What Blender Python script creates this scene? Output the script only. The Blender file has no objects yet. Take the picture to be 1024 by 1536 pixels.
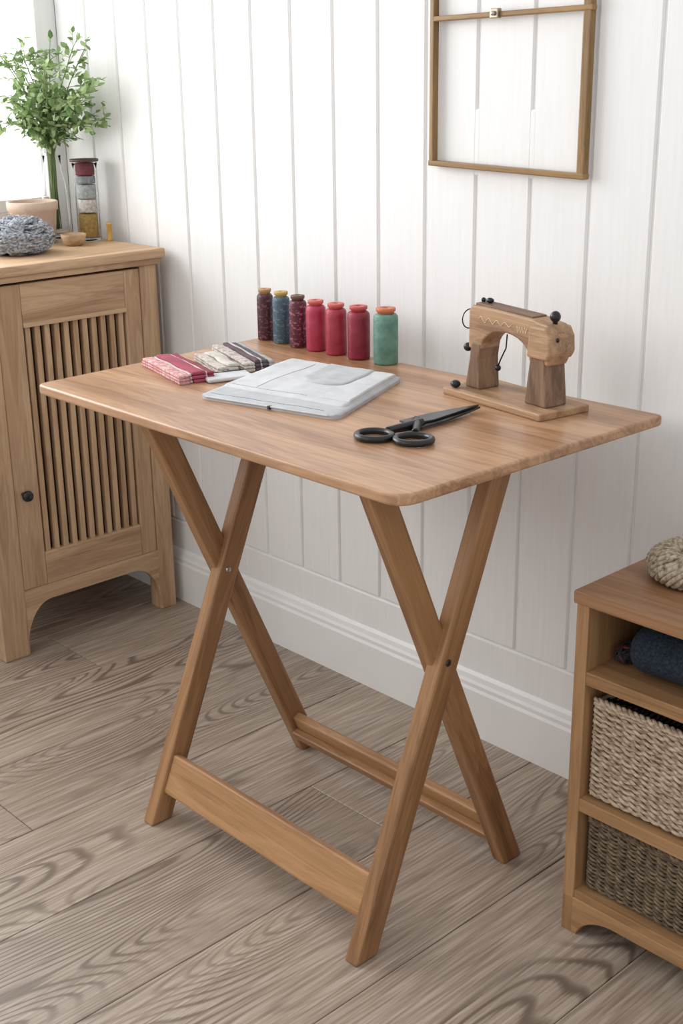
import bpy, bmesh, math, random
from mathutils import Matrix, Vector, noise
random.seed(7)
SC=bpy.context.scene
SC.view_settings.view_transform='Standard'
COL=bpy.context.collection

# ------------------------------------------------------------------ helpers
def empty(name,loc=(0,0,0)):
    o=bpy.data.objects.new(name,None);o.location=loc;COL.objects.link(o);o.empty_display_size=.05
    return o
def addobj(name,bm,mat,parent=None,M=None,smooth=False):
    me=bpy.data.meshes.new(name)
    bmesh.ops.recalc_face_normals(bm,faces=bm.faces)
    bm.to_mesh(me);bm.free()
    mats=mat if isinstance(mat,(list,tuple)) else [mat]
    for m in mats: me.materials.append(m)
    if smooth:
        for p in me.polygons:p.use_smooth=True
    o=bpy.data.objects.new(name,me);COL.objects.link(o)
    if M is not None:o.matrix_world=M
    if parent is not None:
        o.parent=parent
        o.matrix_parent_inverse=Matrix.Translation(parent.location).inverted()
    return o
def bevel_bm(bm,w,seg=2,ang=30):
    if w<=0:return
    es=[e for e in bm.edges if len(e.link_faces)==2 and e.calc_face_angle(0)>math.radians(ang)]
    bmesh.ops.bevel(bm,geom=es,offset=w,segments=seg,affect='EDGES',profile=.6,clamp_overlap=True)
def box(name,lo,hi,mat,parent=None,bev=.002,axis=0,seg=2):
    lo=Vector(lo);hi=Vector(hi);c=(lo+hi)/2;s=hi-lo
    R=[Matrix.Identity(3),Matrix(((0,-1,0),(1,0,0),(0,0,1))),Matrix(((0,0,-1),(0,1,0),(1,0,0)))][axis]
    ls=R.transposed()@s;ls=Vector([abs(v) for v in ls])
    bm=bmesh.new();bmesh.ops.create_cube(bm,size=1)
    for v in bm.verts:v.co=Vector((v.co.x*ls.x,v.co.y*ls.y,v.co.z*ls.z))
    bevel_bm(bm,min(bev,min(ls)*.45),seg)
    return addobj(name,bm,mat,parent,Matrix.Translation(c)@R.to_4x4())
def prism(name,pts,t,mat,parent,M,bev=.002,smooth=False,seg=2):
    bm=bmesh.new()
    a=[bm.verts.new((p[0],p[1],-t/2)) for p in pts];b=[bm.verts.new((p[0],p[1],t/2)) for p in pts]
    bm.faces.new(a[::-1]);bm.faces.new(b);n=len(pts)
    for i in range(n):bm.faces.new((a[i],a[(i+1)%n],b[(i+1)%n],b[i]))
    if bev>0:
        bm.normal_update()
        es=[e for e in bm.edges if e.calc_face_angle(0)>math.radians(35)]
        bmesh.ops.bevel(bm,geom=es,offset=bev,segments=seg,affect='EDGES',profile=.5,clamp_overlap=True)
    return addobj(name,bm,mat,parent,M,smooth)
def frameM(o,x,y,z):
    return Matrix(((x[0],y[0],z[0],o[0]),(x[1],y[1],z[1],o[1]),(x[2],y[2],z[2],o[2]),(0,0,0,1)))
def lathe(name,prof,mat,parent,loc,seg=40,smooth=True,M=None):
    bm=bmesh.new();rings=[]
    for r,z in prof:
        if r<1e-5: rings.append([bm.verts.new((0,0,z))])
        else: rings.append([bm.verts.new((r*math.cos(2*math.pi*i/seg),r*math.sin(2*math.pi*i/seg),z)) for i in range(seg)])
    for k in range(len(rings)-1):
        A,B=rings[k],rings[k+1]
        for i in range(seg):
            j=(i+1)%seg
            if len(A)==1 and len(B)==1:continue
            if len(A)==1:f=bm.faces.new((A[0],B[i],B[j]))
            elif len(B)==1:f=bm.faces.new((A[i],A[j],B[0]))
            else:f=bm.faces.new((A[i],A[j],B[j],B[i]))
    T=Matrix.Translation(loc) if M is None else M
    return addobj(name,bm,mat,parent,T,smooth)
def tube_bm(bm,pts,r,n=6,closed=False,mi=0,rf=None):
    pts=[Vector(p) for p in pts];N=len(pts)
    if N<2:return
    up=Vector((0,0,1));rings=[];prev=None
    for i,p in enumerate(pts):
        if closed:t=(pts[(i+1)%N]-pts[i-1])
        else:t=pts[min(i+1,N-1)]-pts[max(i-1,0)]
        t.normalize()
        if prev is None:
            a=up if abs(t.dot(up))<.9 else Vector((1,0,0));s=t.cross(a).normalized()
        else:
            s=prev-t*prev.dot(t)
            s=s.normalized() if s.length>1e-6 else prev
        prev=s;q=t.cross(s)
        rr=r if rf is None else r*rf(i/(N-1))
        rings.append([bm.verts.new(p+(s*math.cos(2*math.pi*k/n)+q*math.sin(2*math.pi*k/n))*rr) for k in range(n)])
    for i in range(N if closed else N-1):
        A=rings[i];B=rings[(i+1)%N]
        for k in range(n):
            f=bm.faces.new((A[k],A[(k+1)%n],B[(k+1)%n],B[k]));f.material_index=mi;f.smooth=True
    if not closed:
        for R in (rings[0],rings[-1]):
            f=bm.faces.new(R);f.material_index=mi
def tube(name,pts,r,mat,parent,n=8,closed=False,rf=None):
    bm=bmesh.new();tube_bm(bm,pts,r,n,closed,0,rf);return addobj(name,bm,mat,parent)
def ball(name,c,r,mat,parent,sc=(1,1,1)):
    bm=bmesh.new();bmesh.ops.create_uvsphere(bm,u_segments=20,v_segments=12,radius=r)
    for v in bm.verts:v.co=Vector((v.co.x*sc[0],v.co.y*sc[1],v.co.z*sc[2]))
    return addobj(name,bm,mat,parent,Matrix.Translation(c),True)

# ------------------------------------------------------------------ materials
def newmat(name):
    m=bpy.data.materials.new(name);m.use_nodes=True;nt=m.node_tree
    return m,nt,nt.nodes['Principled BSDF']
def N(nt,t,**k):
    n=nt.nodes.new(t)
    for a,b in k.items():setattr(n,a,b)
    return n
def ramp(nt,stops):
    n=nt.nodes.new('ShaderNodeValToRGB');e=n.color_ramp.elements
    while len(e)>1:e.remove(e[-1])
    e[0].position=stops[0][0];e[0].color=(*stops[0][1],1)
    for p,c in stops[1:]:
        q=e.new(p);q.color=(*c,1)
    return n
def s2l(c):
    return tuple(((v/255+.055)/1.055)**2.4 if v>10 else v/255/12.92 for v in c)
def wood(name,light,dark,scale=1.0,rough=.45,bump=.12,spec=.4,ring=.055):
    m,nt,b=newmat(name);L=nt.links.new
    tc=N(nt,'ShaderNodeTexCoord');oi=N(nt,'ShaderNodeObjectInfo')
    add=N(nt,'ShaderNodeVectorMath',operation='ADD');mul=N(nt,'ShaderNodeMath',operation='MULTIPLY');mul.inputs[1].default_value=37
    L(oi.outputs['Random'],mul.inputs[0]);L(tc.outputs['Object'],add.inputs[0]);L(mul.outputs[0],add.inputs[1])
    mp=N(nt,'ShaderNodeMapping');mp.inputs['Scale'].default_value=(1.3*scale,16*scale,16*scale);L(add.outputs[0],mp.inputs[0])
    n1=N(nt,'ShaderNodeTexNoise');n1.inputs['Scale'].default_value=1.6;n1.inputs['Detail'].default_value=5;n1.inputs['Distortion'].default_value=.6;L(mp.outputs[0],n1.inputs['Vector'])
    mp2=N(nt,'ShaderNodeMapping');mp2.inputs['Scale'].default_value=(9*scale,240*scale,240*scale);L(add.outputs[0],mp2.inputs[0])
    n2=N(nt,'ShaderNodeTexNoise');n2.inputs['Scale'].default_value=1;n2.inputs['Detail'].default_value=3;L(mp2.outputs[0],n2.inputs['Vector'])
    mm=N(nt,'ShaderNodeMath',operation='MULTIPLY');mm.inputs[1].default_value=70;L(n1.outputs[0],mm.inputs[0])
    sn=N(nt,'ShaderNodeMath',operation='SINE');L(mm.outputs[0],sn.inputs[0])
    ma=N(nt,'ShaderNodeMath',operation='MULTIPLY_ADD');ma.inputs[1].default_value=ring;ma.inputs[2].default_value=0;L(sn.outputs[0],ma.inputs[0])
    s1=N(nt,'ShaderNodeMath',operation='ADD');L(n1.outputs[0],s1.inputs[0]);L(ma.outputs[0],s1.inputs[1])
    s2=N(nt,'ShaderNodeMath',operation='MULTIPLY_ADD');s2.inputs[1].default_value=.32;L(n2.outputs[0],s2.inputs[0]);L(s1.outputs[0],s2.inputs[2])
    mid=tuple((a+c)/2 for a,c in zip(light,dark))
    r=ramp(nt,[(.42,dark),(.62,mid),(.84,light)]);L(s2.outputs[0],r.inputs[0])
    L(r.outputs[0],b.inputs['Base Color']);b.inputs['Roughness'].default_value=rough;b.inputs['Specular IOR Level'].default_value=spec
    bp=N(nt,'ShaderNodeBump');bp.inputs['Strength'].default_value=bump;bp.inputs['Distance'].default_value=.002;L(n2.outputs[0],bp.inputs['Height']);L(bp.outputs[0],b.inputs['Normal'])
    return m
def plain(name,c,rough=.6,metal=0,noise_amt=.12,nscale=60,bump=.1,**kw):
    m,nt,b=newmat(name);L=nt.links.new
    tc=N(nt,'ShaderNodeTexCoord');n=N(nt,'ShaderNodeTexNoise');n.inputs['Scale'].default_value=nscale;n.inputs['Detail'].default_value=4
    L(tc.outputs['Object'],n.inputs['Vector'])
    r=ramp(nt,[(.3,tuple(v*(1-noise_amt) for v in c)),(.7,tuple(min(1,v*(1+noise_amt)) for v in c))]);L(n.outputs[0],r.inputs[0]);L(r.outputs[0],b.inputs['Base Color'])
    b.inputs['Roughness'].default_value=rough;b.inputs['Metallic'].default_value=metal
    if bump:
        bp=N(nt,'ShaderNodeBump');bp.inputs['Strength'].default_value=bump;bp.inputs['Distance'].default_value=.001;L(n.outputs[0],bp.inputs['Height']);L(bp.outputs[0],b.inputs['Normal'])
    return m
def island(name,stops,rough=.8):
    m,nt,b=newmat(name);L=nt.links.new
    g=N(nt,'ShaderNodeNewGeometry');r=ramp(nt,stops);L(g.outputs['Random Per Island'],r.inputs[0]);L(r.outputs[0],b.inputs['Base Color']);b.inputs['Roughness'].default_value=rough
    tr=N(nt,'ShaderNodeBsdfTranslucent');L(r.outputs[0],tr.inputs[0]);ms=N(nt,'ShaderNodeMixShader');ms.inputs[0].default_value=.45
    L(b.outputs[0],ms.inputs[1]);L(tr.outputs[0],ms.inputs[2]);L(ms.outputs[0],nt.nodes['Material Output'].inputs[0])
    return m
def twist(name,stops,rough=.8,scale=200,vec=(1,1,1)):
    m,nt,b=newmat(name);L=nt.links.new
    tc=N(nt,'ShaderNodeTexCoord');mp=N(nt,'ShaderNodeMapping');mp.inputs['Scale'].default_value=vec
    n=N(nt,'ShaderNodeTexNoise');n.inputs['Scale'].default_value=scale;n.inputs['Detail'].default_value=3
    L(tc.outputs['Object'],mp.inputs[0]);L(mp.outputs[0],n.inputs['Vector'])
    r=ramp(nt,stops);L(n.outputs[0],r.inputs[0]);L(r.outputs[0],b.inputs['Base Color']);b.inputs['Roughness'].default_value=rough
    bp=N(nt,'ShaderNodeBump');bp.inputs['Strength'].default_value=.5;bp.inputs['Distance'].default_value=.001;L(n.outputs[0],bp.inputs['Height']);L(bp.outputs[0],b.inputs['Normal'])
    return m
def glassmat(name,c=(1,1,1),rough=.02):
    m,nt,b=newmat(name);b.inputs['Base Color'].default_value=(*c,1);b.inputs['Roughness'].default_value=rough;b.inputs['Transmission Weight'].default_value=1;b.inputs['IOR'].default_value=1.08
    return m

M_top=wood('oak_tabletop',s2l((192,151,116)),s2l((144,104,74)),.7,.32,.05,.5,.075)
M_leg=wood('oak_legs',s2l((168,126,87)),s2l((118,82,51)),1.0,.42,.15)
M_bar=wood('oak_rail',s2l((184,141,98)),s2l((142,101,65)),1.0,.42)
M_cab=wood('pale_oak',s2l((200,168,134)),s2l((156,123,92)),.9,.5)
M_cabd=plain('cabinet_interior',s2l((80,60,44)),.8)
M_unit=wood('honey_oak',s2l((178,138,98)),s2l((134,97,64)),.9,.42)
M_unittop=wood('honey_oak_top',s2l((164,122,88)),s2l((118,84,56)),.9,.4)
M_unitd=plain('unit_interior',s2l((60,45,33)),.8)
M_mach=wood('carved_walnut',s2l((184,149,115)),s2l((130,98,72)),1.8,.5,.25)
M_machd=wood('carved_walnut_dark',s2l((150,119,95)),s2l((98,75,58)),1.8,.6,.3)
M_fr=wood('brass_wood_frame',s2l((158,124,78)),s2l((112,84,48)),1.5,.35)
M_black=plain('black_plastic',(.010,.010,.011),.3,0,.1)
M_steel=plain('dark_steel',(.045,.05,.055),.28,.7,.25,25)
M_metal=plain('steel',(.5,.5,.5),.3,1)

def wallmat():
    m,nt,b=newmat('painted_white_timber');L=nt.links.new
    tc=N(nt,'ShaderNodeTexCoord');mp=N(nt,'ShaderNodeMapping');mp.inputs['Scale'].default_value=(55,55,3)
    n=N(nt,'ShaderNodeTexNoise');n.inputs['Scale'].default_value=3;n.inputs['Detail'].default_value=5;n.inputs['Distortion'].default_value=.5
    L(tc.outputs['Object'],mp.inputs[0]);L(mp.outputs[0],n.inputs['Vector'])
    r=ramp(nt,[(.3,(.81,.805,.795)),(.7,(.85,.846,.837))]);L(n.outputs[0],r.inputs[0]);L(r.outputs[0],b.inputs['Base Color'])
    b.inputs['Roughness'].default_value=.5
    bp=N(nt,'ShaderNodeBump');bp.inputs['Strength'].default_value=.16;bp.inputs['Distance'].default_value=.001;L(n.outputs[0],bp.inputs['Height']);L(bp.outputs[0],b.inputs['Normal'])
    return m
M_wall=wallmat()
M_trim=plain('white_gloss_trim',(.84,.838,.83),.4,0,.02,10,.02)

def floormat():
    m,nt,b=newmat('washed_oak_planks');L=nt.links.new
    g=N(nt,'ShaderNodeNewGeometry');tc=N(nt,'ShaderNodeTexCoord')
    comb=N(nt,'ShaderNodeCombineXYZ');m1=N(nt,'ShaderNodeMath',operation='MULTIPLY');m1.inputs[1].default_value=53
    L(g.outputs['Random Per Island'],m1.inputs[0]);L(m1.outputs[0],comb.inputs[2]);L(m1.outputs[0],comb.inputs[1])
    add=N(nt,'ShaderNodeVectorMath',operation='ADD');L(tc.outputs['Object'],add.inputs[0]);L(comb.outputs[0],add.inputs[1])
    mp2=N(nt,'ShaderNodeMapping');mp2.inputs['Scale'].default_value=(150,5,1);L(add.outputs[0],mp2.inputs[0])
    n2=N(nt,'ShaderNodeTexNoise');n2.inputs['Scale'].default_value=1.6;n2.inputs['Detail'].default_value=5;L(mp2.outputs[0],n2.inputs['Vector'])
    mp=N(nt,'ShaderNodeMapping');mp.inputs['Scale'].default_value=(6.5,1.15,1);L(add.outputs[0],mp.inputs[0])
    n1=N(nt,'ShaderNodeTexNoise');n1.inputs['Scale'].default_value=1;n1.inputs['Detail'].default_value=.8;n1.inputs['Roughness'].default_value=.3;L(mp.outputs[0],n1.inputs['Vector'])
    j=N(nt,'ShaderNodeMath',operation='MULTIPLY_ADD');j.inputs[1].default_value=.010;L(n2.outputs[0],j.inputs[0]);L(n1.outputs[0],j.inputs[2])
    mm=N(nt,'ShaderNodeMath',operation='MULTIPLY');mm.inputs[1].default_value=240;L(j.outputs[0],mm.inputs[0])
    sn=N(nt,'ShaderNodeMath',operation='SINE');L(mm.outputs[0],sn.inputs[0])
    mr=N(nt,'ShaderNodeMapRange');mr.inputs[1].default_value=-1;mr.inputs[2].default_value=1;L(sn.outputs[0],mr.inputs[0])
    rl=ramp(nt,[(0,(0,0,0)),(.58,(.06,.06,.06)),(1,(1,1,1))]);L(mr.outputs[0],rl.inputs[0])
    mpb=N(nt,'ShaderNodeMapping');mpb.inputs['Scale'].default_value=(5,1.1,1);mpb.inputs['Location'].default_value=(3,7,2);L(add.outputs[0],mpb.inputs[0])
    nb=N(nt,'ShaderNodeTexNoise');nb.inputs['Scale'].default_value=1.2;nb.inputs['Detail'].default_value=1;L(mpb.outputs[0],nb.inputs['Vector'])
    rb=ramp(nt,[(.44,(.14,.14,.14)),(.60,(.90,.90,.90))]);L(nb.outputs[0],rb.inputs[0])
    base=ramp(nt,[(.3,s2l((144,127,111))),(.5,s2l((173,156,140))),(.72,s2l((198,183,168)))]);L(n2.outputs[0],base.inputs[0])
    tone=ramp(nt,[(0,(.80,.79,.78)),(1,(1.0,1.0,1.0))]);L(g.outputs['Random Per Island'],tone.inputs[0])
    mx0=N(nt,'ShaderNodeMix',data_type='RGBA',blend_type='MULTIPLY');mx0.inputs[0].default_value=1;L(base.outputs[0],mx0.inputs[6]);L(tone.outputs[0],mx0.inputs[7])
    fac=N(nt,'ShaderNodeMath',operation='MULTIPLY');L(rl.outputs[0],fac.inputs[0]);L(rb.outputs[0],fac.inputs[1])
    mx=N(nt,'ShaderNodeMix',data_type='RGBA',blend_type='MIX');L(fac.outputs[0],mx.inputs[0]);L(mx0.outputs[2],mx.inputs[6]);mx.inputs[7].default_value=(*s2l((108,93,80)),1)
    L(mx.outputs[2],b.inputs['Base Color']);b.inputs['Roughness'].default_value=.42;b.inputs['Specular IOR Level'].default_value=.5
    bp=N(nt,'ShaderNodeBump');bp.inputs['Strength'].default_value=.15;bp.inputs['Distance'].default_value=.001;L(n2.outputs[0],bp.inputs['Height']);L(bp.outputs[0],b.inputs['Normal'])
    return m
M_floor=floormat()
M_gap=plain('floor_seam',(.05,.04,.035),.9)

# ------------------------------------------------------------------ room
XL=-1.34;YW=.374;XR=2.2;YF=-2.6;ZC=2.4
bm=bmesh.new()
def bm_box(bm,lo,hi,bev=0,mi=0):
    r=bmesh.ops.create_cube(bm,size=1);vs=r['verts'];lo=Vector(lo);hi=Vector(hi);c=(lo+hi)/2;s=hi-lo
    for v in vs:v.co=Vector((c.x+v.co.x*s.x,c.y+v.co.y*s.y,c.z+v.co.z*s.z))
    fs=set(f for v in vs for f in v.link_faces)
    for f in fs:f.material_index=mi
    if bev>0:
        es=list(set(e for v in vs for e in v.link_edges))
        bmesh.ops.bevel(bm,geom=es,offset=bev,segments=1,affect='EDGES',profile=.5)
bm_box(bm,(XL-.1,YF,-.06),(XR,YW+.1,-.006),0,1)
x=-.285-.235*6;k=0
while x<XR:
    y=YF+[-.9,-1.75,-.35,-1.3][k%4]
    while y<YW+.02:
        y2=y+1.95
        a=max(y,YF);b2=min(y2,YW+.02);xa=max(x,XL-.02);xb=min(x+.235,XR)
        if b2-a>.02 and xb-xa>.02:bm_box(bm,(xa+.0007,a+.0007,-.012),(xb-.0007,b2-.0007,0),.0012,0)
        y=y2
    x+=.235;k+=1
addobj('floor',bm,[M_floor,M_gap])

bm=bmesh.new()
bm_box(bm,(XL-.1,YW+.0045,0),(XR,YW+.1,ZC))
lines=sorted(l for l in [.368-.1215*i for i in range(-16,15)] if XL+.02<l<XR)
edges=[XL]+lines+[XR]
for i in range(len(edges)-1):
    a,b2=edges[i]+.0026,edges[i+1]-.0026
    if i==0:a=edges[i]
    if b2-a>.01:bm_box(bm,(a,YW,.212),(b2,YW+.008,ZC),.0028)
bm_box(bm,(XL,YW,.05),(XR,YW+.008,.209),.0028)
for xx in (.0035,.125):
    bm_box(bm,(xx-.007,YW+.0002,1.088),(xx+.007,YW+.008,1.2),.0025)
addobj('wall_back',bm,M_wall)
def baseboard(name,p0,p1,nrm,mat):
    prof=[(0,0),(.014,0),(.014,.098),(.011,.104),(.011,.112),(.008,.118),(.006,.128),(.002,.134),(0,.134)]
    bm=bmesh.new();rs=[]
    for p in (p0,p1):
        rs.append([bm.verts.new((p[0]+nrm[0]*d,p[1]+nrm[1]*d,z)) for d,z in prof])
    n=len(prof)
    for i in range(n):bm.faces.new((rs[0][i],rs[0][(i+1)%n],rs[1][(i+1)%n],rs[1][i]))
    bm.faces.new(rs[0]);bm.faces.new(rs[1][::-1])
    addobj(name,bm,mat)
baseboard('baseboard_back',(XL,YW),(XR,YW),(0,-1),M_trim)
baseboard('baseboard_left',(XL,YF),(XL,YW-.014),(1,0),M_trim)
WY0,WY1,WZ0,WZ1=-1.6,.318,.95,2.15
bm=bmesh.new()
bm_box(bm,(XL-.1,YF,0),(XL,YW,WZ0));bm_box(bm,(XL-.1,YF,WZ1),(XL,YW,ZC))
bm_box(bm,(XL-.1,YF,WZ0),(XL,WY0,WZ1));bm_box(bm,(XL-.1,WY1,WZ0),(XL,YW,WZ1))
addobj('wall_left',bm,M_wall)
win=empty('window_1',(XL-.05,(WY0+WY1)/2,WZ0))
for nm,lo,hi in [('jamb_right',(XL-.07,WY1-.020,WZ0),(XL-.02,WY1,WZ1)),('jamb_left',(XL-.07,WY0,WZ0),(XL-.02,WY0+.036,WZ1)),
    ('head',(XL-.07,WY0,WZ1-.036),(XL-.02,WY1,WZ1)),('sill',(XL-.07,WY0,WZ0),(XL-.005,WY1,WZ0+.03)),
    ('mullion',(XL-.065,-.68,WZ0),(XL-.025,-.64,WZ1)),('transom',(XL-.065,WY0,1.72),(XL-.025,WY1,1.75))]:
    box(nm,lo,hi,M_trim,win,.003)
m,nt,b=newmat('glow_sheer_cloth');tr=N(nt,'ShaderNodeBsdfTranslucent');tr.inputs[0].default_value=(.95,.95,.94,1);ms=N(nt,'ShaderNodeMixShader');ms.inputs[0].default_value=.6
b.inputs['Base Color'].default_value=(.9,.9,.89,1);b.inputs['Roughness'].default_value=.9
nn_=N(nt,'ShaderNodeTexNoise');nn_.inputs['Scale'].default_value=300;bp=N(nt,'ShaderNodeBump');bp.inputs['Strength'].default_value=.1;nt.links.new(nn_.outputs[0],bp.inputs['Height']);nt.links.new(bp.outputs[0],b.inputs['Normal'])
nt.links.new(b.outputs[0],ms.inputs[1]);nt.links.new(tr.outputs[0],ms.inputs[2]);nt.links.new(ms.outputs[0],nt.nodes['Material Output'].inputs[0])
M_glow_sheer=m  # translucent cloth for the added sheer, glows from the lamp behind it
bm=bmesh.new();cols=[];NC=90
for i in range(NC+1):
    y=.06+(.312-.06)*i/NC;xo=XL-.006+.007*math.sin(i*.55)+.003*math.sin(i*.21+1)
    cols.append([bm.verts.new((xo,y,z)) for z in (WZ0+.035,1.3,1.7,WZ1-.04)])
for i in range(NC):
    for k in range(3):
        f=bm.faces.new((cols[i][k],cols[i+1][k],cols[i+1][k+1],cols[i][k+1]));f.smooth=True
addobj('added_glow_sheer',bm,M_glow_sheer)  # added sheer panel, put in so the window reads blown-out white

# ------------------------------------------------------------------ folding table
tb=empty('folding_table',(0,0,0))
def rounded(pts,rad,n=8):
    out=[];m=len(pts)
    for i in range(m):
        p=Vector(pts[i]);a=(Vector(pts[i-1])-p);b=(Vector(pts[(i+1)%m])-p);r=rad[i]
        a=a.normalized();b=b.normalized()
        p0=p+a*r;p1=p+b*r
        for k in range(n+1):
            t=k/n;out.append(tuple(p0*(1-t)**2+p*2*t*(1-t)+p1*t*t))
    return out
T=.017
top=rounded([(-.457,-.266),(.444,-.268),(.455,.313),(-.486,.294)],[.022,.036,.014,.025])
prism('tabletop',top,T,M_top,tb,Matrix.Translation((0,0,.75-T/2)),.004,seg=3)
def leg(name,x,y0,z0,y1,z1,w,t,mat):
    d=Vector((0,y1-y0,z1-z0)).normalized();zz=Vector((1,0,0));yy=zz.cross(d)
    hw=w/2/abs(d.z);o=Vector((x,(y0+y1)/2,(z0+z1)/2))
    P=[(y0-hw,z0),(y0+hw,z0),(y1+hw,z1),(y1-hw,z1)]
    pts=[]
    for py,pz in P:
        v=Vector((x,py,pz))-o;pts.append((v.dot(d),v.dot(yy)))
    prism(name,pts,t,mat,tb,frameM(o,d,yy,zz),.004,seg=2)
LT=.027;LW=.042
leg('leg_front_down_r',.366,.027,.737,-.272,0,LW,LT,M_leg)
leg('leg_back_down_r',.352,-.226,.737,.088,0,LW,LT,M_leg)
leg('leg_front_down_l',-.158,.030,.737,-.272,0,LW,LT,M_leg)
leg('leg_back_down_l',-.170,-.222,.737,.100,0,LW,LT,M_leg)
def rail(name,xa,xb,yc,zc,slope,h,t,mat,bev=.004):
    d=Vector((1,0,0));up=Vector((0,slope,1)).normalized();n=d.cross(up)
    L=xb-xa
    pts=[(-L/2,-h/2),(L/2,-h/2),(L/2,h/2),(-L/2,h/2)]
    prism(name,pts,t,mat,tb,frameM(Vector(((xa+xb)/2,yc,zc)),d,up,n),bev)
sB=(.027+.272)/.735;sA=(-.226-.088)/.735
rail('rail_front',-.146,.354,-.272+sB*.088-.006,.088,sB,.072,.018,M_bar)
rail('rail_back',-.158,.340,.095+sA*.062,.066,sA,.046,.018,M_bar)
rail('rail_back_lip',-.158,.340,.095+sA*.05-.014,.046,sA,.018,.016,M_leg,.003)
for x in (.3805,-.1435):
    M=frameM(Vector((x,-.10 if x>0 else -.097,.437)),Vector((0,1,0)),Vector((0,0,1)),Vector((1,0,0)))
    lathe('pivot_bolt',[(0,.0015),(.004,.0015),(.0055,.0002),(.0055,-.004)],M_steel if x>0 else M_metal,tb,None,20,M=M)
for x in (-.164,.359):
    box('cleat',(x-.012,-.24,.718),(x+.012,.05,.734),M_leg,tb,.003,1)

# ------------------------------------------------------------------ left cabinet
cb=empty('slatted_cabinet',(-1.13,.1,0))
CX=-.925;CB=-1.322
box('top_board',(CB,-.185,.866),(CX+.016,.351,.888),M_cab,cb,.005,1)
box('top_moulding',(CB,-.165,.852),(CX+.008,.342,.867),M_cab,cb,.003,1)
def post(nm,y0,y1,x0,x1):
    box(nm,(x0,y0,0),(x1,y1,.853),M_cab,cb,.004,2)
post('post_front_l',-.145,-.08,CX-.045,CX);post('post_front_r',.288,.334,CX-.045,CX)
post('post_back_l',-.145,-.10,CB,CB+.045);post('post_back_r',.291,.334,CB,CB+.045)
box('side_r',(CB+.03,.318,.14),(CX-.03,.332,.853),M_cab,cb,.001,2)
box('side_l',(CB+.03,-.141,.14),(CX-.03,-.127,.853),M_cab,cb,.001,2)
box('back_panel',(CB+.005,-.12,.14),(CB+.02,.31,.853),M_cab,cb,.001,2)
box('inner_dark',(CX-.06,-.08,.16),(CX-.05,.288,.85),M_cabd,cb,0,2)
box('bottom',(CB+.02,-.13,.14),(CX-.03,.32,.155),M_cab,cb,.001,1)
DX0,DX1=CX-.024,CX-.003
box('door_stile_l',(DX0,-.079,.158),(DX1,-.018,.846),M_cab,cb,.003,2)
box('door_stile_r',(DX0,.245,.158),(DX1,.287,.846),M_cab,cb,.003,2)
box('door_rail_top',(DX0,-.018,.757),(DX1,.245,.846),M_cab,cb,.003,1)
box('door_rail_bead',(DX0,-.018,.752),(DX1+.004,.245,.762),M_cab,cb,.002,1)
box('door_rail_bottom',(DX0,-.018,.158),(DX1,.245,.236),M_cab,cb,.003,1)
ns=11
for i in range(ns):
    c=-.018+(i+.5)*.263/ns
    box('slat',(DX0+.002,c-.0065,.234),(DX1-.004,c+.0065,.757),M_cab,cb,.002,2)
Mk=frameM(Vector((CX-.003,-.058,.385)),Vector((0,1,0)),Vector((0,0,1)),Vector((1,0,0)))
lathe('knob',[(.005,0),(.005,.008),(.010,.012),(.013,.019),(.011,.026),(0,.028)],M_black,cb,None,24,M=Mk)
def arch(y0,y1,zt,zm,zb,foot,n=14):
    pts=[(y0,zt),(y0,zb),(y0+foot,zb)]
    for k in range(n+1):
        t=k/n;e=math.sin(min(1,t)*math.pi/2)
        pts.append((y0+foot+ (t**1.6)*.07,zb+(zm-zb)*e))
    for k in range(n,-1,-1):
        t=k/n;e=math.sin(t*math.pi/2)
        pts.append((y1-foot-(t**1.6)*.07,zb+(zm-zb)*e))
    pts+=[(y1-foot,zb),(y1,zb),(y1,zt)]
    o=[]
    for p in pts:
        if not o or (abs(p[0]-o[-1][0])+abs(p[1]-o[-1][1]))>1e-4:o.append(p)
    return o
Ma=frameM(Vector((CX-.011,0,0)),Vector((0,1,0)),Vector((0,0,1)),Vector((1,0,0)))
prism('apron',arch(-.081,.289,.158,.122,.03,.0),.018,M_cab,cb,Ma,.0015)

# ------------------------------------------------------------------ right shelf unit
un=empty('basket_shelf_unit',(.8,.17,0))
UX0,UX1,UY0,UY1,UZ=.53,1.08,.003,.355,.568
box('top_board',(UX0-.004,UY0-.004,UZ-.02),(UX1+.004,UY1,UZ),M_unittop,un,.003,0)
box('side_l',(UX0,UY0,0),(UX0+.021,UY1,UZ-.02),M_unit,un,.002,2)
box('side_r',(UX1-.021,UY0,0),(UX1,UY1,UZ-.02),M_unit,un,.002,2)
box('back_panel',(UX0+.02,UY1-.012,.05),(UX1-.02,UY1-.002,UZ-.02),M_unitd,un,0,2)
for nm,z0,z1 in (('shelf_upper',.425,.446),('shelf_mid',.216,.238),('shelf_low',.062,.078)):
    box(nm,(UX0+.02,UY0+.001,z0),(UX1-.02,UY1-.01,z1),M_unit,un,.002,0)
Mu=frameM(Vector((0,UY0+.009,0)),Vector((1,0,0)),Vector((0,0,1)),Vector((0,-1,0)))
prism('apron',arch(UX0+.0005,UX1-.0005,.064,.042,0,.028),.018,M_unit,un,Mu,.0015)
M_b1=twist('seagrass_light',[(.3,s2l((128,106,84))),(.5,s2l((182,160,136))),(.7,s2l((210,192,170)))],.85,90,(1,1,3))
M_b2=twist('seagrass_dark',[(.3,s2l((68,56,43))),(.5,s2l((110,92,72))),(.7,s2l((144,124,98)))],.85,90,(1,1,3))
M_hole=plain('basket_inside',s2l((42,32,24)),.9)
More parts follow.
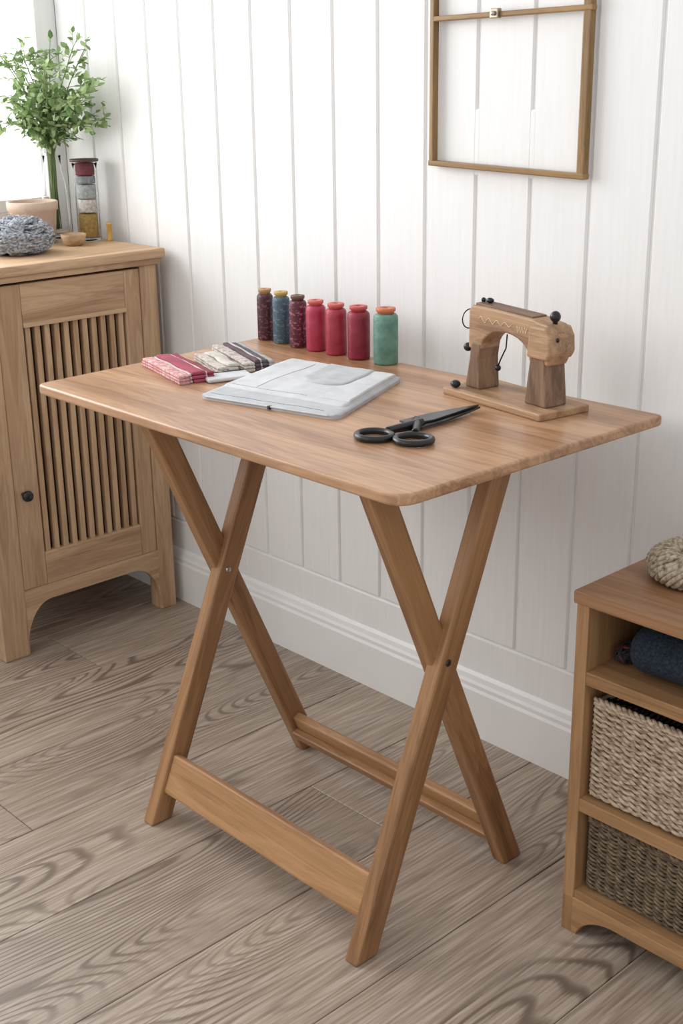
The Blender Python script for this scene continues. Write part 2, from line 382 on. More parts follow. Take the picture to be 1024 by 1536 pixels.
def basket(name,x0,x1,y0,y1,z0,z1,mat,rows):
    e=empty(name,((x0+x1)/2,(y0+y1)/2,z0))
    bm=bmesh.new()
    bm_box(bm,(x0+.008,y0+.010,z0+.001),(x1-.008,y0+.014,z1-.006))
    bm_box(bm,(x0+.008,y1-.012,z0+.001),(x1-.008,y1-.008,z1-.006))
    bm_box(bm,(x0+.006,y0+.01,z0+.001),(x0+.010,y1-.01,z1-.006))
    bm_box(bm,(x1-.010,y0+.01,z0+.001),(x1-.006,y1-.01,z1-.006))
    bm_box(bm,(x0+.008,y0+.01,z0+.001),(x1-.008,y1-.01,z0+.006))
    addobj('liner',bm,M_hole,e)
    bm=bmesh.new();h=(z1-z0-.006)/rows;per=.034
    for r in range(rows):
        z=z0+.003+h*(r+.5);ph=(r%2)*math.pi
        n=int((x1-x0)/.004);
        for s in (0,1):
            pts=[]
            for i in range(n+1):
                xx=x0+.006+(x1-x0-.012)*i/n
                a=2*math.pi*xx/per+ph+s*math.pi
                pts.append((xx,y0+.007-.0032*math.sin(a),z+.0022*math.cos(a)+.0012*noise.noise(Vector((xx*30,r*3.1,s)))))
            tube_bm(bm,pts,h*.36,5)
        for xs in (x0+.007,x1-.007):
            pts=[(xs+.002*math.sin(2*math.pi*i*.006/per+ph),y0+.008+i*.006,z) for i in range(int((y1-y0-.016)/.006))]
            tube_bm(bm,pts,h*.5,5)
    for s in (0,1,2):
        pts=[]
        n=160
        for i in range(n+1):
            xx=x0+.006+(x1-x0-.012)*i/n;a=2*math.pi*xx/.03+s*2.09
            pts.append((xx,y0+.007-.004*math.sin(a),z1-.001+.003*math.cos(a)))
        tube_bm(bm,pts,.0036,5)
    addobj('weave',bm,mat,e)
    return e
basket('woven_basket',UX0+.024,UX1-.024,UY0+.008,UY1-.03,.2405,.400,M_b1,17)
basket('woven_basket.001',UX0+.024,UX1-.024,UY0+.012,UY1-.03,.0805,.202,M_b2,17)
M_navy=twist('navy_wool',[(.35,s2l((14,21,31))),(.65,s2l((36,50,64)))],.95,260)
tw=empty('rolled_navy_throw',(.70,.085,.446))
bm=bmesh.new()
NS=70;NR=40
ringsv=[]
for i in range(NS+1):
    t=i/NS;xx=-.125+.25*t
    e=min(t,1-t)/.12;cap=math.sqrt(max(0,1-(1-min(1,e))**2))*.92+.08
    rg=[]
    for k in range(NR):
        a=2*math.pi*k/NR
        f=1+.05*noise.noise(Vector((xx*14,math.cos(a)*1.2,math.sin(a)*1.2)))+.035*noise.noise(Vector((xx*160,math.cos(a)*12,math.sin(a)*12)))
        rg.append(bm.verts.new((xx,.056*math.cos(a)*cap*f,.037*math.sin(a)*cap*f)))
    ringsv.append(rg)
for i in range(NS):
    for k in range(NR):bm.faces.new((ringsv[i][k],ringsv[i][(k+1)%NR],ringsv[i+1][(k+1)%NR],ringsv[i+1][k]))
bm.faces.new(ringsv[0]);bm.faces.new(ringsv[-1][::-1])
addobj('roll',bm,M_navy,tw,Matrix.Translation((.716,.078,.446+.0405)),True)
sp=empty('charcoal_yarn_tangle',(.57,.07,.446))
M_char=twist('charcoal_yarn',[(.35,s2l((22,22,26))),(.65,s2l((50,48,52)))],.95,260)
M_plum=plain('plum_yarn',s2l((108,30,40)),.8)
bm=bmesh.new()
for k in range(14):
    ax=Vector((random.gauss(0,1),random.gauss(0,1),random.gauss(0,1))).normalized()
    a=ax.orthogonal().normalized();b=ax.cross(a);off=random.uniform(-.3,.3)
    pp=[ax*off+(a*math.cos(t)+b*math.sin(t))*.85 for t in [2*math.pi*i/24 for i in range(24)]]
    tube_bm(bm,[Vector((p.x*.017,p.y*.030,p.z*.014)) for p in pp],.0026,5,True,mi=1 if k%6==5 else 0)
zm=min(v.co.z for v in bm.verts)
addobj('tangle',bm,[M_char,M_plum],sp,Matrix.Translation((.573,.075,.4465-zm)))
M_rope=twist('natural_twine',[(.3,s2l((104,88,68))),(.6,s2l((186,170,148)))],.9,160)
rc=empty('twine_coil',(.624,.15,.568))
bm=bmesh.new();R0,r0=.046,.018
for s in range(11):
    pts=[];n=220
    for i in range(n):
        t=2*math.pi*i/n;a=3*t+2*math.pi*s/11
        rr=r0+.003*math.sin(7*t+s)
        pts.append(((R0+rr*math.cos(a))*math.cos(t),(R0+rr*math.cos(a))*math.sin(t),rr*math.sin(a)))
    tube_bm(bm,pts,.0046,6,True)
zm=min(v.co.z for v in bm.verts)
addobj('coil',bm,M_rope,rc,Matrix.Translation((.624,.150,.5685-zm)))

# ------------------------------------------------------------------ wall frame
fr=empty('hanging_wall_frame',(.08,YW-.012,1.1))
FY0,FY1=YW-.018,YW-.004
box('bar_left',(-.094,FY0,1.107),(-.084,FY1,1.50),M_fr,fr,.002,2)
box('bar_right',(.231,FY0,1.098),(.246,FY1,1.50),M_fr,fr,.002,2)
def slanted(nm,xa,za,xb,zb,h,y0,y1,mat):
    d=Vector((xb-xa,0,zb-za));L=d.length;d.normalize();n=Vector((0,-1,0));up=n.cross(d)
    prism(nm,[(-L/2,-h/2),(L/2,-h/2),(L/2,h/2),(-L/2,h/2)],y1-y0,mat,fr,frameM(Vector(((xa+xb)/2,(y0+y1)/2,(za+zb)/2)),d,up,n),.002)
slanted('bar_bottom',-.095,1.107,.247,1.098,.0095,FY0-.001,FY1+.001,M_fr)
slanted('bar_cross',-.085,1.347,.250,1.353,.009,FY0-.001,FY1-.003,M_fr)
slanted('bar_top',-.094,1.495,.246,1.495,.011,FY0-.001,FY1+.001,M_fr)
box('clip',(.046,FY0-.006,1.343),(.064,FY0+.004,1.359),plain('aged_brass',(.35,.30,.22),.35,.9),fr,.002)
ball('clip_pin',(.055,FY0-.008,1.351),.004,M_metal,fr)

# ------------------------------------------------------------------ thread spools
def threadmat(nm,c,c2,speck):
    m,nt,b=newmat(nm);L=nt.links.new
    tc=N(nt,'ShaderNodeTexCoord');mp=N(nt,'ShaderNodeMapping');mp.inputs['Scale'].default_value=(1,1,1.5)
    n=N(nt,'ShaderNodeTexNoise');n.inputs['Scale'].default_value=150 if speck else 40;n.inputs['Detail'].default_value=4
    L(tc.outputs['Object'],mp.inputs[0]);L(mp.outputs[0],n.inputs['Vector'])
    r=ramp(nt,[(.54 if speck else .35,c),(.64 if speck else .75,c2)]);L(n.outputs[0],r.inputs[0])
    L(r.outputs[0],b.inputs['Base Color']);b.inputs['Roughness'].default_value=.42
    w=N(nt,'ShaderNodeTexWave',bands_direction='Z');w.inputs['Scale'].default_value=160;w.inputs['Distortion'].default_value=1;L(tc.outputs['Object'],w.inputs['Vector'])
    bp=N(nt,'ShaderNodeBump');bp.inputs['Strength'].default_value=.4;bp.inputs['Distance'].default_value=.0006;L(w.outputs[1],bp.inputs['Height']);L(bp.outputs[0],b.inputs['Normal'])
    return m
specs=[(-.455,.265,.0165,.104,(62,26,36),(136,78,88),1,(176,136,96)),
 (-.405,.265,.0175,.104,(66,88,102),(108,132,142),1,(184,154,90)),
 (-.355,.265,.0175,.102,(86,26,44),(170,106,120),1,(104,72,60)),
 (-.305,.267,.0195,.098,(164,38,68),(186,66,90),0,(196,92,86)),
 (-.250,.269,.0205,.098,(152,36,58),(176,60,78),0,(196,92,86)),
 (-.190,.271,.0215,.100,(126,20,43),(152,40,62),0,(186,74,78)),
 (-.122,.275,.0230,.104,(80,124,110),(116,156,140),0,(196,114,78))]
for i,(x,y,r,h,c,c2,sk,cap) in enumerate(specs):
    e=empty('thread_spool' if i==0 else 'thread_spool.%03d'%i,(x,y,.75))
    mt=threadmat('thread_%d'%i,s2l(c),s2l(c2),sk);mc=plain('spool_cap_%d'%i,s2l(cap),.5)
    hb=h*.90
    lathe('thread_wrap',[(0,.0015),(r*.96,.0015),(r,.004),(r,hb-.010),(r*.97,hb-.004),(r*.80,hb),(0,hb)],mt,e,(x,y,.75))
    lathe('cap',[(0,hb-.001),(r*.66,hb-.001),(r*.66,h-.007),(r*.78,h-.006),(r*.8,h-.001),(r*.76,h),(r*.25,h),(r*.22,h-.004),(0,h-.004)],mc,e,(x,y,.75))
    lathe('foot',[(0,0),(r*.93,0),(r*.93,.002),(0,.002)],mc if i<3 else mt,e,(x,y,.75))

# ------------------------------------------------------------------ miniature wooden sewing machine
sm=empty('wooden_sewing_machine',(.21,.25,.75))
ang=math.atan2(-.036,.242)
ex=Vector((math.cos(ang),math.sin(ang),0));ey=Vector((-math.sin(ang),math.cos(ang),0));ez=Vector((0,0,1))
O=Vector((.110,.176,.75))
W0=.108;Lb=.236;bt=.012
def SM(s,t,z):return O+ex*s+ey*t+ez*z
prism('base',rounded([(0,0),(Lb,0),(Lb,W0),(0,W0)],[.004]*4,3),bt,M_mach,sm,frameM(SM(0,0,bt/2),ex,ey,ez),.002)
tc_=W0/2
def body(nm,pts,t,mat,bev=.003,toff=0):
    prism(nm,pts,t,mat,sm,frameM(SM(0,tc_+toff,bt),ex,ez,-ey),bev)
def bodyv(nm,pts,t,mat,bev=.003):
    prism(nm,[(p[1],-p[0]) for p in pts],t,mat,sm,frameM(SM(0,tc_,bt),ez,-ex,-ey),bev)
bodyv('pillar_needle_side',[(.020,0),(.058,0),(.054,.052),(.058,.078),(.034,.078),(.030,.050)],.044,M_machd)
bodyv('pillar_wheel_side',[(.166,0),(.216,0),(.206,.088),(.178,.088)],.046,M_machd)
ap=[(.026,.066),(.054,.066)]
for k in range(13):
    a=math.pi-math.pi*k/12;ap.append((.115+.057*math.cos(a),.070+.034*math.sin(a)))
ap+=[(.176,.066),(.214,.066),(.222,.082),(.220,.120),(.210,.130),(.190,.132),(.178,.135),(.064,.139),(.032,.138),(.026,.128)]
body('arm',ap,.042,M_mach,.003)
body('head_block',[(.172,.076),(.218,.076),(.225,.088),(.223,.112),(.214,.127),(.178,.127)],.056,M_mach,.004)
body('arm_cap',[(.036,.137),(.172,.133),(.172,.138),(.036,.142)],.030,M_machd,.001)
ball('knob_top_r',SM(.206,tc_,bt+.141),.0085,M_black,sm,(1,1,1.05))
tube('knob_top_r_stem',[SM(.206,tc_,bt+.127),SM(.206,tc_,bt+.148)],.004,M_black,sm)
ball('knob_top_l',SM(.054,tc_,bt+.146),.0055,M_black,sm,(1.3,1,.8))
ball('knob_top_l2',SM(.038,tc_,bt+.145),.004,M_black,sm)
ball('knob_side',SM(.020,tc_-.016,bt+.066),.0075,M_black,sm)
tube('knob_side_stem',[SM(.020,tc_-.016,bt+.066),SM(.036,tc_,bt+.068)],.003,M_steel,sm)
ball('knob_base',SM(.020,.012,bt+.0068),.0078,M_black,sm,(1.1,1.1,.85))
tube('wire_ring',[SM(.016,tc_-.010+.016*math.cos(a*.3142),bt+.112+.016*math.sin(a*.3142)) for a in range(20)],.0011,M_steel,sm,6,True)
tube('wire_tail',[SM(.016,tc_-.01,bt+.128),SM(.028,tc_,bt+.132)],.0011,M_steel,sm,6)
tube('needle_wire',[SM(.102,tc_-.004,bt+.098),SM(.100,tc_-.004,bt+.075),SM(.090,tc_-.006,bt+.055),SM(.084,tc_-.006,bt+.042)],.0012,M_steel,sm,6)
ball('needle_weight',SM(.084,tc_-.006,bt+.040),.0052,M_black,sm)
ball('screw',SM(.222,tc_-.01,bt+.108),.004,M_black,sm)
M_ink=plain('pale_incision',s2l((222,196,162)),.7)
fl=[]
for i in range(60):
    t=i/59;fl.append(SM(.052+t*.080,tc_-.0213,bt+.118+.0045*math.sin(t*26)*(1-.4*t)))
tube('flourish',fl,.0006,M_ink,sm,5)
fl=[SM(.142+.024*i/29,tc_-.0213,bt+.115+.005*math.sin(i*.9)) for i in range(30)]
tube('flourish_2',fl,.0006,M_ink,sm,5)

# ------------------------------------------------------------------ pouch
def clothmat(nm,c1,c2,sc=500,rough=.85,nz=40):
    m,nt,b=newmat(nm);L=nt.links.new
    tc=N(nt,'ShaderNodeTexCoord');n=N(nt,'ShaderNodeTexNoise');n.inputs['Scale'].default_value=nz;n.inputs['Detail'].default_value=6;L(tc.outputs['Object'],n.inputs['Vector'])
    r=ramp(nt,[(.35,c1),(.65,c2)]);L(n.outputs[0],r.inputs[0]);L(r.outputs[0],b.inputs['Base Color'])
    b.inputs['Roughness'].default_value=rough
    n2=N(nt,'ShaderNodeTexNoise');n2.inputs['Scale'].default_value=sc;L(tc.outputs['Object'],n2.inputs['Vector'])
    bp=N(nt,'ShaderNodeBump');bp.inputs['Strength'].default_value=.3;bp.inputs['Distance'].default_value=.0008;L(n2.outputs[0],bp.inputs['Height']);L(bp.outputs[0],b.inputs['Normal'])
    return m
M_linen=clothmat('grey_linen',s2l((178,180,183)),s2l((190,192,195)))
M_linen2=clothmat('grey_linen_light',s2l((196,198,200)),s2l((208,209,211)))
M_seam=plain('seam_thread',s2l((116,119,125)),.8)
A=Vector((-.160,-.131));B=Vector((.113,-.068));C=Vector((-.002,.196));D=Vector((-.256,.158))
def quadpt(u,v):return A*(1-u)*(1-v)+B*u*(1-v)+C*u*v+D*(1-u)*v
def pouchh(u,v):
    e=max(0,min(u,1-u,v,1-v));e=min(1,e/.05);base=.0055+.0035*(1-(1-e)**2)
    w=.0022*noise.noise(Vector((u*3,v*3,1)))+.0014*noise.noise(Vector((u*9,v*5,5)))
    return base+w*e
def sheet(bm,f_bot,f_top,u0,u1,v0,v1,nu=48,nv=48,uvf=None):
    top=[];bot=[]
    for i in range(nu+1):
        rt=[];rb=[]
        for j in range(nv+1):
            a=i/nu;b=j/nv
            if uvf:u,v=uvf(a,b)
            else:u=u0+(u1-u0)*a;v=v0+(v1-v0)*b
            p=quadpt(u,v)
            rt.append(bm.verts.new((p.x,p.y,f_top(u,v,a,b))));rb.append(bm.verts.new((p.x,p.y,f_bot(u,v))))
        top.append(rt);bot.append(rb)
    for i in range(nu):
        for j in range(nv):
            f=bm.faces.new((top[i][j],top[i+1][j],top[i+1][j+1],top[i][j+1]));f.smooth=True
            bm.faces.new((bot[i][j],bot[i][j+1],bot[i+1][j+1],bot[i+1][j]))
    for i in range(nu):
        bm.faces.new((top[i][0],bot[i][0],bot[i+1][0],top[i+1][0]))
        bm.faces.new((top[i][nv],top[i+1][nv],bot[i+1][nv],bot[i][nv]))
    for j in range(nv):
        bm.faces.new((top[0][j],top[0][j+1],bot[0][j+1],bot[0][j]))
        bm.faces.new((top[nu][j],bot[nu][j],bot[nu][j+1],top[nu][j+1]))
po=empty('linen_pouch',(-.08,.03,.75))
def rc_(a,b,r=.06):
    u,v=a,b
    for cu in (0,1):
        for cv in (0,1):
            du=(u-cu)*(1 if cu==0 else -1);dv=(v-cv)*(1 if cv==0 else -1)
            if du<r and dv<r:
                x_=r-du;y_=r-dv;m_=max(x_,y_);l_=math.hypot(x_,y_)
                if l_>1e-9:
                    x_,y_=x_*m_/l_,y_*m_/l_
                du=r-x_;dv=r-y_
                u=cu+(du if cu==0 else -du);v=cv+(dv if cv==0 else -dv)
    return u,v
bm=bmesh.new()
sheet(bm,lambda u,v:.7502,lambda u,v,a,b:.7502+pouchh(u,v),0,1,0,1,64,64,uvf=rc_)
addobj('pouch_body',bm,M_linen,po)
def lay(th):
    def f(u,v,a,b):
        e=max(0,min(1,a/.025,(1-a)/.025,b/.025,(1-b)/.025));return .7502+pouchh(u,v)+.0004+th*e**.5
    return f
bm=bmesh.new()
def uvp(a,b):
    a,b=rc_(a,b,.05)
    return .02+.95*a, .20+.785*b-.04*a*(1-b)
sheet(bm,lambda u,v:.7502+pouchh(u,v)-.001,lay(.0030),0,1,0,1,uvf=uvp)
addobj('pouch_panel',bm,M_linen2,po)
bm=bmesh.new()
def uvq(a,b):
    s=2*a-1;lo=.66-.17*math.sqrt(max(0,1-abs(s)**2.6))
    return .40+.38*a, lo+(.965-lo)*b
l2=lay(.0030)
sheet(bm,lambda u,v:.7502+pouchh(u,v)+.001,lambda u,v,a,b:l2(u,v,.5,.5)+.0006+.0026*max(0,min(1,a/.05,(1-a)/.05,b/.05,(1-b)/.05))**.5,0,1,0,1,uvf=uvq)
addobj('pocket_flap',bm,M_linen,po)
bm=bmesh.new()
def uvs(a,b):
    u0=.74+.10*b
    return u0+(.965-u0)*a,.24+.72*b
sheet(bm,lambda u,v:.7502+pouchh(u,v)+.001,lambda u,v,a,b:l2(u,v,.5,.5)+.0004+.0024*max(0,min(1,a/.05,(1-a)/.05,b/.04,(1-b)/.04))**.5,0,1,0,1,uvf=uvs)
addobj('side_fold',bm,M_linen2,po)
def seam(pts,r=.0006,dz=0):
    P=[]
    for k in range(len(pts)-1):
        for i in range(16):
            t=i/16;u=pts[k][0]*(1-t)+pts[k+1][0]*t;v=pts[k][1]*(1-t)+pts[k+1][1]*t;q=quadpt(u,v)
            z=.7502+pouchh(u,v)+(.0033 if (.04<u<.95 and .22<v<.97) else 0)+dz
            P.append((q.x,q.y,z))
    tube('seam',P,r,M_seam,po,5)
seam([(.05,.25),(.70,.235)]);seam([(.06,.05),(.94,.05)]);seam([(.26,.26),(.30,.95)])
P=[]
for i in range(60):
    u=.06+.88*i/59;q=quadpt(u,-.003);P.append((q.x,q.y,.7502+.0058))
tube('piping',P,.0015,M_linen2,po,7)
q=quadpt(.53,0);box('pull_tab',(q.x-.003,q.y-.0035,.7515),(q.x+.003,q.y+.003,.7575),M_black,po,.001)

# ------------------------------------------------------------------ folded fabric bundles
def printmat(nm,c1,c2,sc):
    m,nt,b=newmat(nm);L=nt.links.new
    tc=N(nt,'ShaderNodeTexCoord');n=N(nt,'ShaderNodeTexNoise');n.inputs['Scale'].default_value=sc;n.inputs['Detail'].default_value=2;L(tc.outputs['Object'],n.inputs['Vector'])
    r=ramp(nt,[(.46,c1),(.62,c2)]);L(n.outputs[0],r.inputs[0]);L(r.outputs[0],b.inputs['Base Color']);b.inputs['Roughness'].default_value=.8
    return m
def bundle(name,c,a,L,strips,amp=1):
    e=empty(name,(c[0],c[1],.75));x=Vector((math.cos(a),math.sin(a),0));y=Vector((-math.sin(a),math.cos(a),0))
    tot=sum(s[0] for s in strips);off=-tot/2
    for i,(w,h,col,dl) in enumerate(strips):
        if isinstance(col[0],tuple):m=printmat(name+'_print_%d'%i,s2l(col[0]),s2l(col[1]),170)
        else:m=clothmat(name+'_cloth_%d'%i,s2l(tuple(int(v*.88) for v in col)),s2l(col),350)
        o=Vector((c[0],c[1],.7501))+y*(off+w/2)
        nl=3
        for k in range(nl):
            bm=bmesh.new();LL=L+dl-.005*k
            bmesh.ops.create_cube(bm,size=1)
            for v in bm.verts:v.co=Vector((v.co.x*LL,v.co.y*(w-.0005),v.co.z*(h/nl)))
            bmesh.ops.subdivide_edges(bm,edges=[e2 for e2 in bm.edges if abs((e2.verts[0].co-e2.verts[1].co).x)>.05],cuts=16)
            bevel_bm(bm,h/nl*.42,2,60)
            for v in bm.verts:
                v.co.z+=amp*.0014*noise.noise(Vector((v.co.x*30,i*3.3,k)));v.co.y+=amp*.0016*noise.noise(Vector((v.co.x*24,i*2.3,k+9)))
                v.co.z=max(v.co.z,-h/nl/2)
            addobj('fold',bm,m,e,frameM(o+Vector((0,0,h/nl*(k+.5))),x,y,Vector((0,0,1))),True)
        off+=w
    return e
bundle('pink_fabric_bundle',(-.342,-.040),-.25,.190,[(.022,.015,((190,128,130),(212,182,178)),.0),(.005,.016,(206,190,186),-.006),(.026,.018,(164,72,92),-.002),(.004,.017,(214,198,192),-.008),(.012,.016,(144,60,76),-.004)])
bundle('cream_fabric_bundle',(-.325,.036),-.34,.150,[(.020,.015,((198,190,180),(170,156,148)),.0),(.022,.018,(208,202,192),-.01)],2)
bundle('grey_fabric_bundle',(-.332,.104),-.34,.195,[(.022,.017,((196,188,180),(154,140,134)),.0),(.011,.020,(96,76,82),-.004),(.004,.020,(196,192,188),-.006),(.012,.019,(92,86,90),-.008),(.012,.017,(172,170,168),-.004)])
zw=empty('small_zip_wallet',(-.236,.01,.75))
Mz=frameM(Vector((-.236,.006,.754)),Vector((math.cos(-.36),math.sin(-.36),0)),Vector((-math.sin(-.36),math.cos(-.36),0)),Vector((0,0,1)))
prism('wallet',rounded([(-.028,-.055),(.026,-.055),(.022,.03),(-.028,.03)],[.006]*4,4),.007,M_linen2,zw,Mz,.003)
tube('zip',[Mz@Vector((-.022,-.045+.07*i/12,.0037)) for i in range(13)],.0012,M_steel,zw,6)

# ------------------------------------------------------------------ scissors
sc=empty('fabric_scissors',(.25,-.05,.75))
def ringpts(c,rx,ry,a,z,n=40):
    return [(c[0]+rx*math.cos(t)*math.cos(a)-ry*math.sin(t)*math.sin(a),c[1]+rx*math.cos(t)*math.sin(a)+ry*math.sin(t)*math.cos(a),z) for t in [2*math.pi*i/n for i in range(n)]]
r1=(.226,-.099);r2=(.284,-.076);pv=Vector((.228,-.018))
tube('handle_ring_l',ringpts(r1,.0265,.0245,.3,.7556),.0052,M_black,sc,10,True)
tube('handle_ring_r',ringpts(r2,.0265,.0245,.6,.7560),.0052,M_black,sc,10,True)
def shank(nm,p,q,z):
    p=Vector(p);q=Vector(q);m=(p+q)/2+Vector((0,.004))
    pts=[Vector((*(p*(1-t)**2+m*2*t*(1-t)+q*t*t),z)) for t in [i/10 for i in range(11)]]
    tube(nm,pts,.0074,M_black,sc,10,rf=lambda t:.8+.3*t)
shank('shank_l',(.229,-.074),(.236,-.008),.7582)
shank('shank_r',(.268,-.056),(.222,-.004),.7584)
tip=Vector((.232,.132))
def blade(nm,base,tipp,wd,z,side,mat):
    d=(tipp-base);L=d.length;d.normalize();n=Vector((-d.y,d.x))
    pts=[(-.014,-wd*.5),(L*.35,-wd*.56),(L*.7,-wd*.34),(L,-.0008),(L,.0008),(L*.6,wd*.40),(.03,wd*.72),(-.014,wd*.55)]
    pts=[(p[0],p[1]*side) for p in pts]
    if side<0:pts=pts[::-1]
    prism(nm,pts,.0030,mat,sc,frameM(Vector((base.x,base.y,z)),Vector((d.x,d.y,0)),Vector((n.x,n.y,0)),Vector((0,0,1))),.0009)
blade('blade_l',pv+Vector((.006,0)),tip,.028,.7562,1,M_steel)
blade('blade_r',pv+Vector((-.007,.004)),tip+Vector((-.001,-.003)),.026,.7596,-1,M_steel)
lathe('pivot_screw',[(0,.003),(.0045,.0025),(.006,.001),(.006,-.003)],M_metal,sc,(pv.x-.001,pv.y+.010,.7620),20)

# ------------------------------------------------------------------ things on the cabinet
Z=.888
M_yarn=twist('grey_yarn',[(.35,s2l((104,108,116))),(.6,s2l((176,180,186)))],.98,180)
yb=empty('grey_yarn_bundle',(-1.075,.075,Z))
bm=bmesh.new()
bmesh.ops.create_uvsphere(bm,u_segments=24,v_segments=16,radius=.042)
for k in range(26):
    ax=Vector((random.gauss(0,.5),random.gauss(0,.5),random.gauss(0,1))).normalized()
    a=ax.orthogonal().normalized();b=ax.cross(a);off=random.uniform(-.026,.026);R=math.sqrt(.048**2-off*off)
    ctr=ax*off;pts=[ctr+(a*math.cos(t)+b*math.sin(t))*(R+.004*math.sin(4*t+k)+.002*math.sin(9*t))+ax*.006*math.sin(3*t+k) for t in [2*math.pi*i/40 for i in range(40)]]
    for s in (0,1,2):
        pp=[]
        for i,p in enumerate(pts):
            o_=p.normalized();tt=(pts[(i+1)%40]-pts[i-1]).normalized();sd=o_.cross(tt);an=i*2*math.pi*8/40+s*2.094
            pp.append(p+(o_*math.cos(an)+sd*math.sin(an))*.0036)
        tube_bm(bm,pp,.0036,5,True)
for k in range(420):
    dv=Vector((random.gauss(0,1),random.gauss(0,1),random.gauss(0,1)+.8)).normalized()
    if dv.z<-.4:continue
    p=dv*.050;q=p+dv*random.uniform(.003,.010)+Vector((random.gauss(0,.004),random.gauss(0,.004),random.gauss(0,.003)))
    tube_bm(bm,[p,(p+q)/2+Vector((random.gauss(0,.001),0,random.gauss(0,.001))),q],.0004,3)
for v in bm.verts:
    v.co=Vector((v.co.x*1.25,v.co.y*1.38,v.co.z*.86))
    v.co.z=max(v.co.z,-.034-.0006*(v.co.z+.034)*0)   # flattened where it rests
zmin=min(v.co.z for v in bm.verts)
addobj('yarn',bm,M_yarn,yb,Matrix.Translation((-1.075,.075,Z-zmin+.0005)))
M_pot=plain('blush_clay',s2l((200,178,160)),.8,0,.06)
pt=empty('clay_pot',(-1.215,.195,Z))
lathe('pot',[(0,0),(.044,0),(.048,.004),(.055,.075),(.059,.078),(.060,.096),(.057,.098),(.052,.096),(.050,.08),(.046,.02),(0,.02)],M_pot,pt,(-1.215,.195,Z))
wb=empty('small_wooden_bowl',(-1.105,.232,Z))
lathe('bowl',[(0,0),(.018,0),(.026,.010),(.030,.026),(.028,.027),(.022,.012),(0,.008)],M_cab,wb,(-1.105,.232,Z))
M_gl=glassmat('clear_glass')
jr=empty('glass_jar_of_bobbins',(-1.165,.312,Z))
JX,JY=-1.165,.314
lathe('jar',[(0,0),(.025,0),(.027,.003),(.027,.165),(.030,.180),(.0285,.180),(.0255,.166),(.0255,.006),(0,.006)],M_gl,jr,(JX,JY,Z))
for i,(z0,z1,c) in enumerate([(.008,.062,(190,158,92)),(.066,.096,(228,222,212)),(.098,.130,(184,192,190)),(.133,.150,(152,156,160)),(.152,.180,(122,60,66))]):
    lathe('bobbin_%d'%i,[(0,z0),(.022,z0),(.0225,z0+.003),(.0225,z1-.003),(.021,z1),(0,z1)],twist('jar_thread_%d'%i,[(.3,s2l(tuple(int(v*.75) for v in c))),(.7,s2l(c))],.8,150),jr,(JX,JY,Z))
lathe('lid',[(0,.183),(.033,.183),(.034,.186),(.033,.189),(0,.190)],plain('dark_lid',s2l((70,48,44)),.5),jr,(JX,JY,Z))
gs=empty('gold_thread_reel',(-1.112,.336,Z))
lathe('reel',[(0,0),(.007,0),(.007,.004),(.0055,.006),(.0055,.036),(.007,.038),(.007,.042),(0,.042)],plain('gold_thread',s2l((196,152,72)),.5),gs,(-1.112,.336,Z),24)
VX,VY=-1.262,.285
M_leaf=island('green_leaves',[(0,s2l((92,120,70))),(.4,s2l((134,160,104))),(.75,s2l((170,192,138))),(1,s2l((200,214,174)))],.6)
M_stem=plain('green_stem',s2l((120,140,88)),.7)
pl=empty('leafy_branches_in_glass_vase',(VX,VY,Z))
lathe('vase',[(0,0),(.030,0),(.033,.004),(.034,.05),(.030,.12),(.020,.17),(.022,.195),(.0205,.195),(.0185,.17),(.028,.12),(.031,.05),(.030,.010),(0,.010)],M_gl,pl,(VX,VY,Z))
bs=bmesh.new();bl=bmesh.new()
def leaf(p,d,n,L,w):
    d=d.normalized();s=d.cross(n);s=s.normalized() if s.length>1e-4 else d.orthogonal().normalized();nn=s.cross(d)
    v=[bl.verts.new(p),bl.verts.new(p+d*L*.35+s*w*.5+nn*L*.05),bl.verts.new(p+d*L*.72+s*w*.38),bl.verts.new(p+d*L-nn*L*.06),bl.verts.new(p+d*L*.72-s*w*.38),bl.verts.new(p+d*L*.35-s*w*.5+nn*L*.05)]
    bl.faces.new((v[0],v[1],v[2],v[3]));bl.faces.new((v[0],v[3],v[4],v[5]))
def clampp(p):
    return Vector((max(p.x,XL+.024),min(p.y,YW-.016),p.z))
CE=Vector((-1.175,.238,1.205))
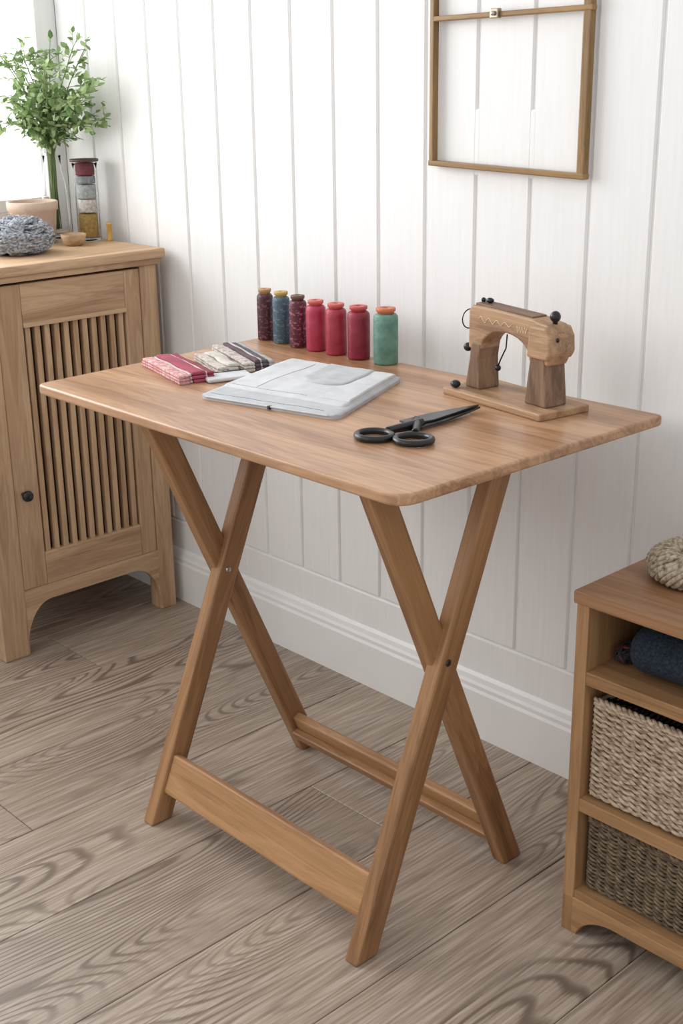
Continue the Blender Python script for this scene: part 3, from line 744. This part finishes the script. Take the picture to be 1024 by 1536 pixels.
for k in range(25):
    th=random.uniform(0,2*math.pi);ph=random.uniform(-.8,1.3)
    rr=random.uniform(.6,1.0)
    tgt=CE+Vector((.170*math.cos(th)*math.cos(ph)*rr,.135*math.sin(th)*math.cos(ph)*rr,.150*math.sin(ph)*rr))
    p0=Vector((VX+random.uniform(-.012,.012),VY+random.uniform(-.012,.012),Z+.02));p1=Vector((VX+random.uniform(-.008,.008),VY+random.uniform(-.008,.008),Z+.2))
    c2=p1+Vector((0,0,.06))+(tgt-p1)*.2
    pts=[p0.lerp(p1,i/4) for i in range(4)]+[p1*(1-t)**2+c2*2*t*(1-t)+tgt*t*t for t in [i/12 for i in range(13)]]
    pts=[clampp(p) for p in pts];tube_bm(bs,pts,.0013,5)
    for i in range(7,len(pts)):
        for q in range(2 if i>10 else 1):
            dr=Vector((random.gauss(0,1),random.gauss(0,1),random.gauss(0,.7)+.1)).normalized()
            L=random.uniform(.018,.05);e=clampp(pts[i]+dr*L);tube_bm(bs,[pts[i],e],.0007,4)
            for j in range(4):
                t=(j+1)/4;pp=pts[i].lerp(e,t)
                dd=(dr+Vector((random.gauss(0,.9),random.gauss(0,.9),random.gauss(0,.7))))
                ll=random.uniform(.011,.024)
                pe=pp+dd.normalized()*ll
                if pe.y<YW-.006 and pe.x>XL+.022:
                    leaf(pp,dd,Vector((random.gauss(0,.5),random.gauss(0,.5),1)),ll,ll*.66)
addobj('stems',bs,M_stem,pl);addobj('leaves',bl,M_leaf,pl)

# ------------------------------------------------------------------ light
w=bpy.data.worlds.new('daylight');SC.world=w;w.use_nodes=True
bg=w.node_tree.nodes['Background'];bg.inputs[0].default_value=(.985,.99,1,1);bg.inputs[1].default_value=.84
def area(name,loc,target,sx,sy,power,color):
    l=bpy.data.lights.new(name,'AREA');l.shape='RECTANGLE';l.size=sx;l.size_y=sy;l.energy=power;l.color=color
    o=bpy.data.objects.new(name,l);o.location=loc;COL.objects.link(o)
    d=Vector(target)-Vector(loc);o.rotation_euler=d.to_track_quat('-Z','Y').to_euler()
area('window_daylight',(XL-.45,-.52,1.65),(XL+1,-.46,1.25),2.6,1.9,100,(.99,.995,1))
area('unseen_fill_light',(-.4,-2.9,2.2),(0,.3,.6),1.8,1.4,12,(1,.99,.98))  # unseen fill lamp added to brighten the room, no window stands here

# ------------------------------------------------------------------ camera
yaw,pit,rol,f=.8202,.3350,-.0145,1901.0
d=Vector((-math.sin(yaw)*math.cos(pit),math.cos(yaw)*math.cos(pit),-math.sin(pit)))
r=Vector((math.cos(yaw),math.sin(yaw),0));u=r.cross(d)
r2=r*math.cos(rol)+u*math.sin(rol);u2=-r*math.sin(rol)+u*math.cos(rol)
cd=bpy.data.cameras.new('camera');co=bpy.data.objects.new('camera',cd);COL.objects.link(co)
cd.sensor_fit='VERTICAL';cd.sensor_height=36;cd.sensor_width=24;cd.lens=f*36/1536;cd.clip_start=.02
co.matrix_world=frameM(Vector((1.5126,-1.3678,1.2650)),r2,u2,-d)
SC.camera=co
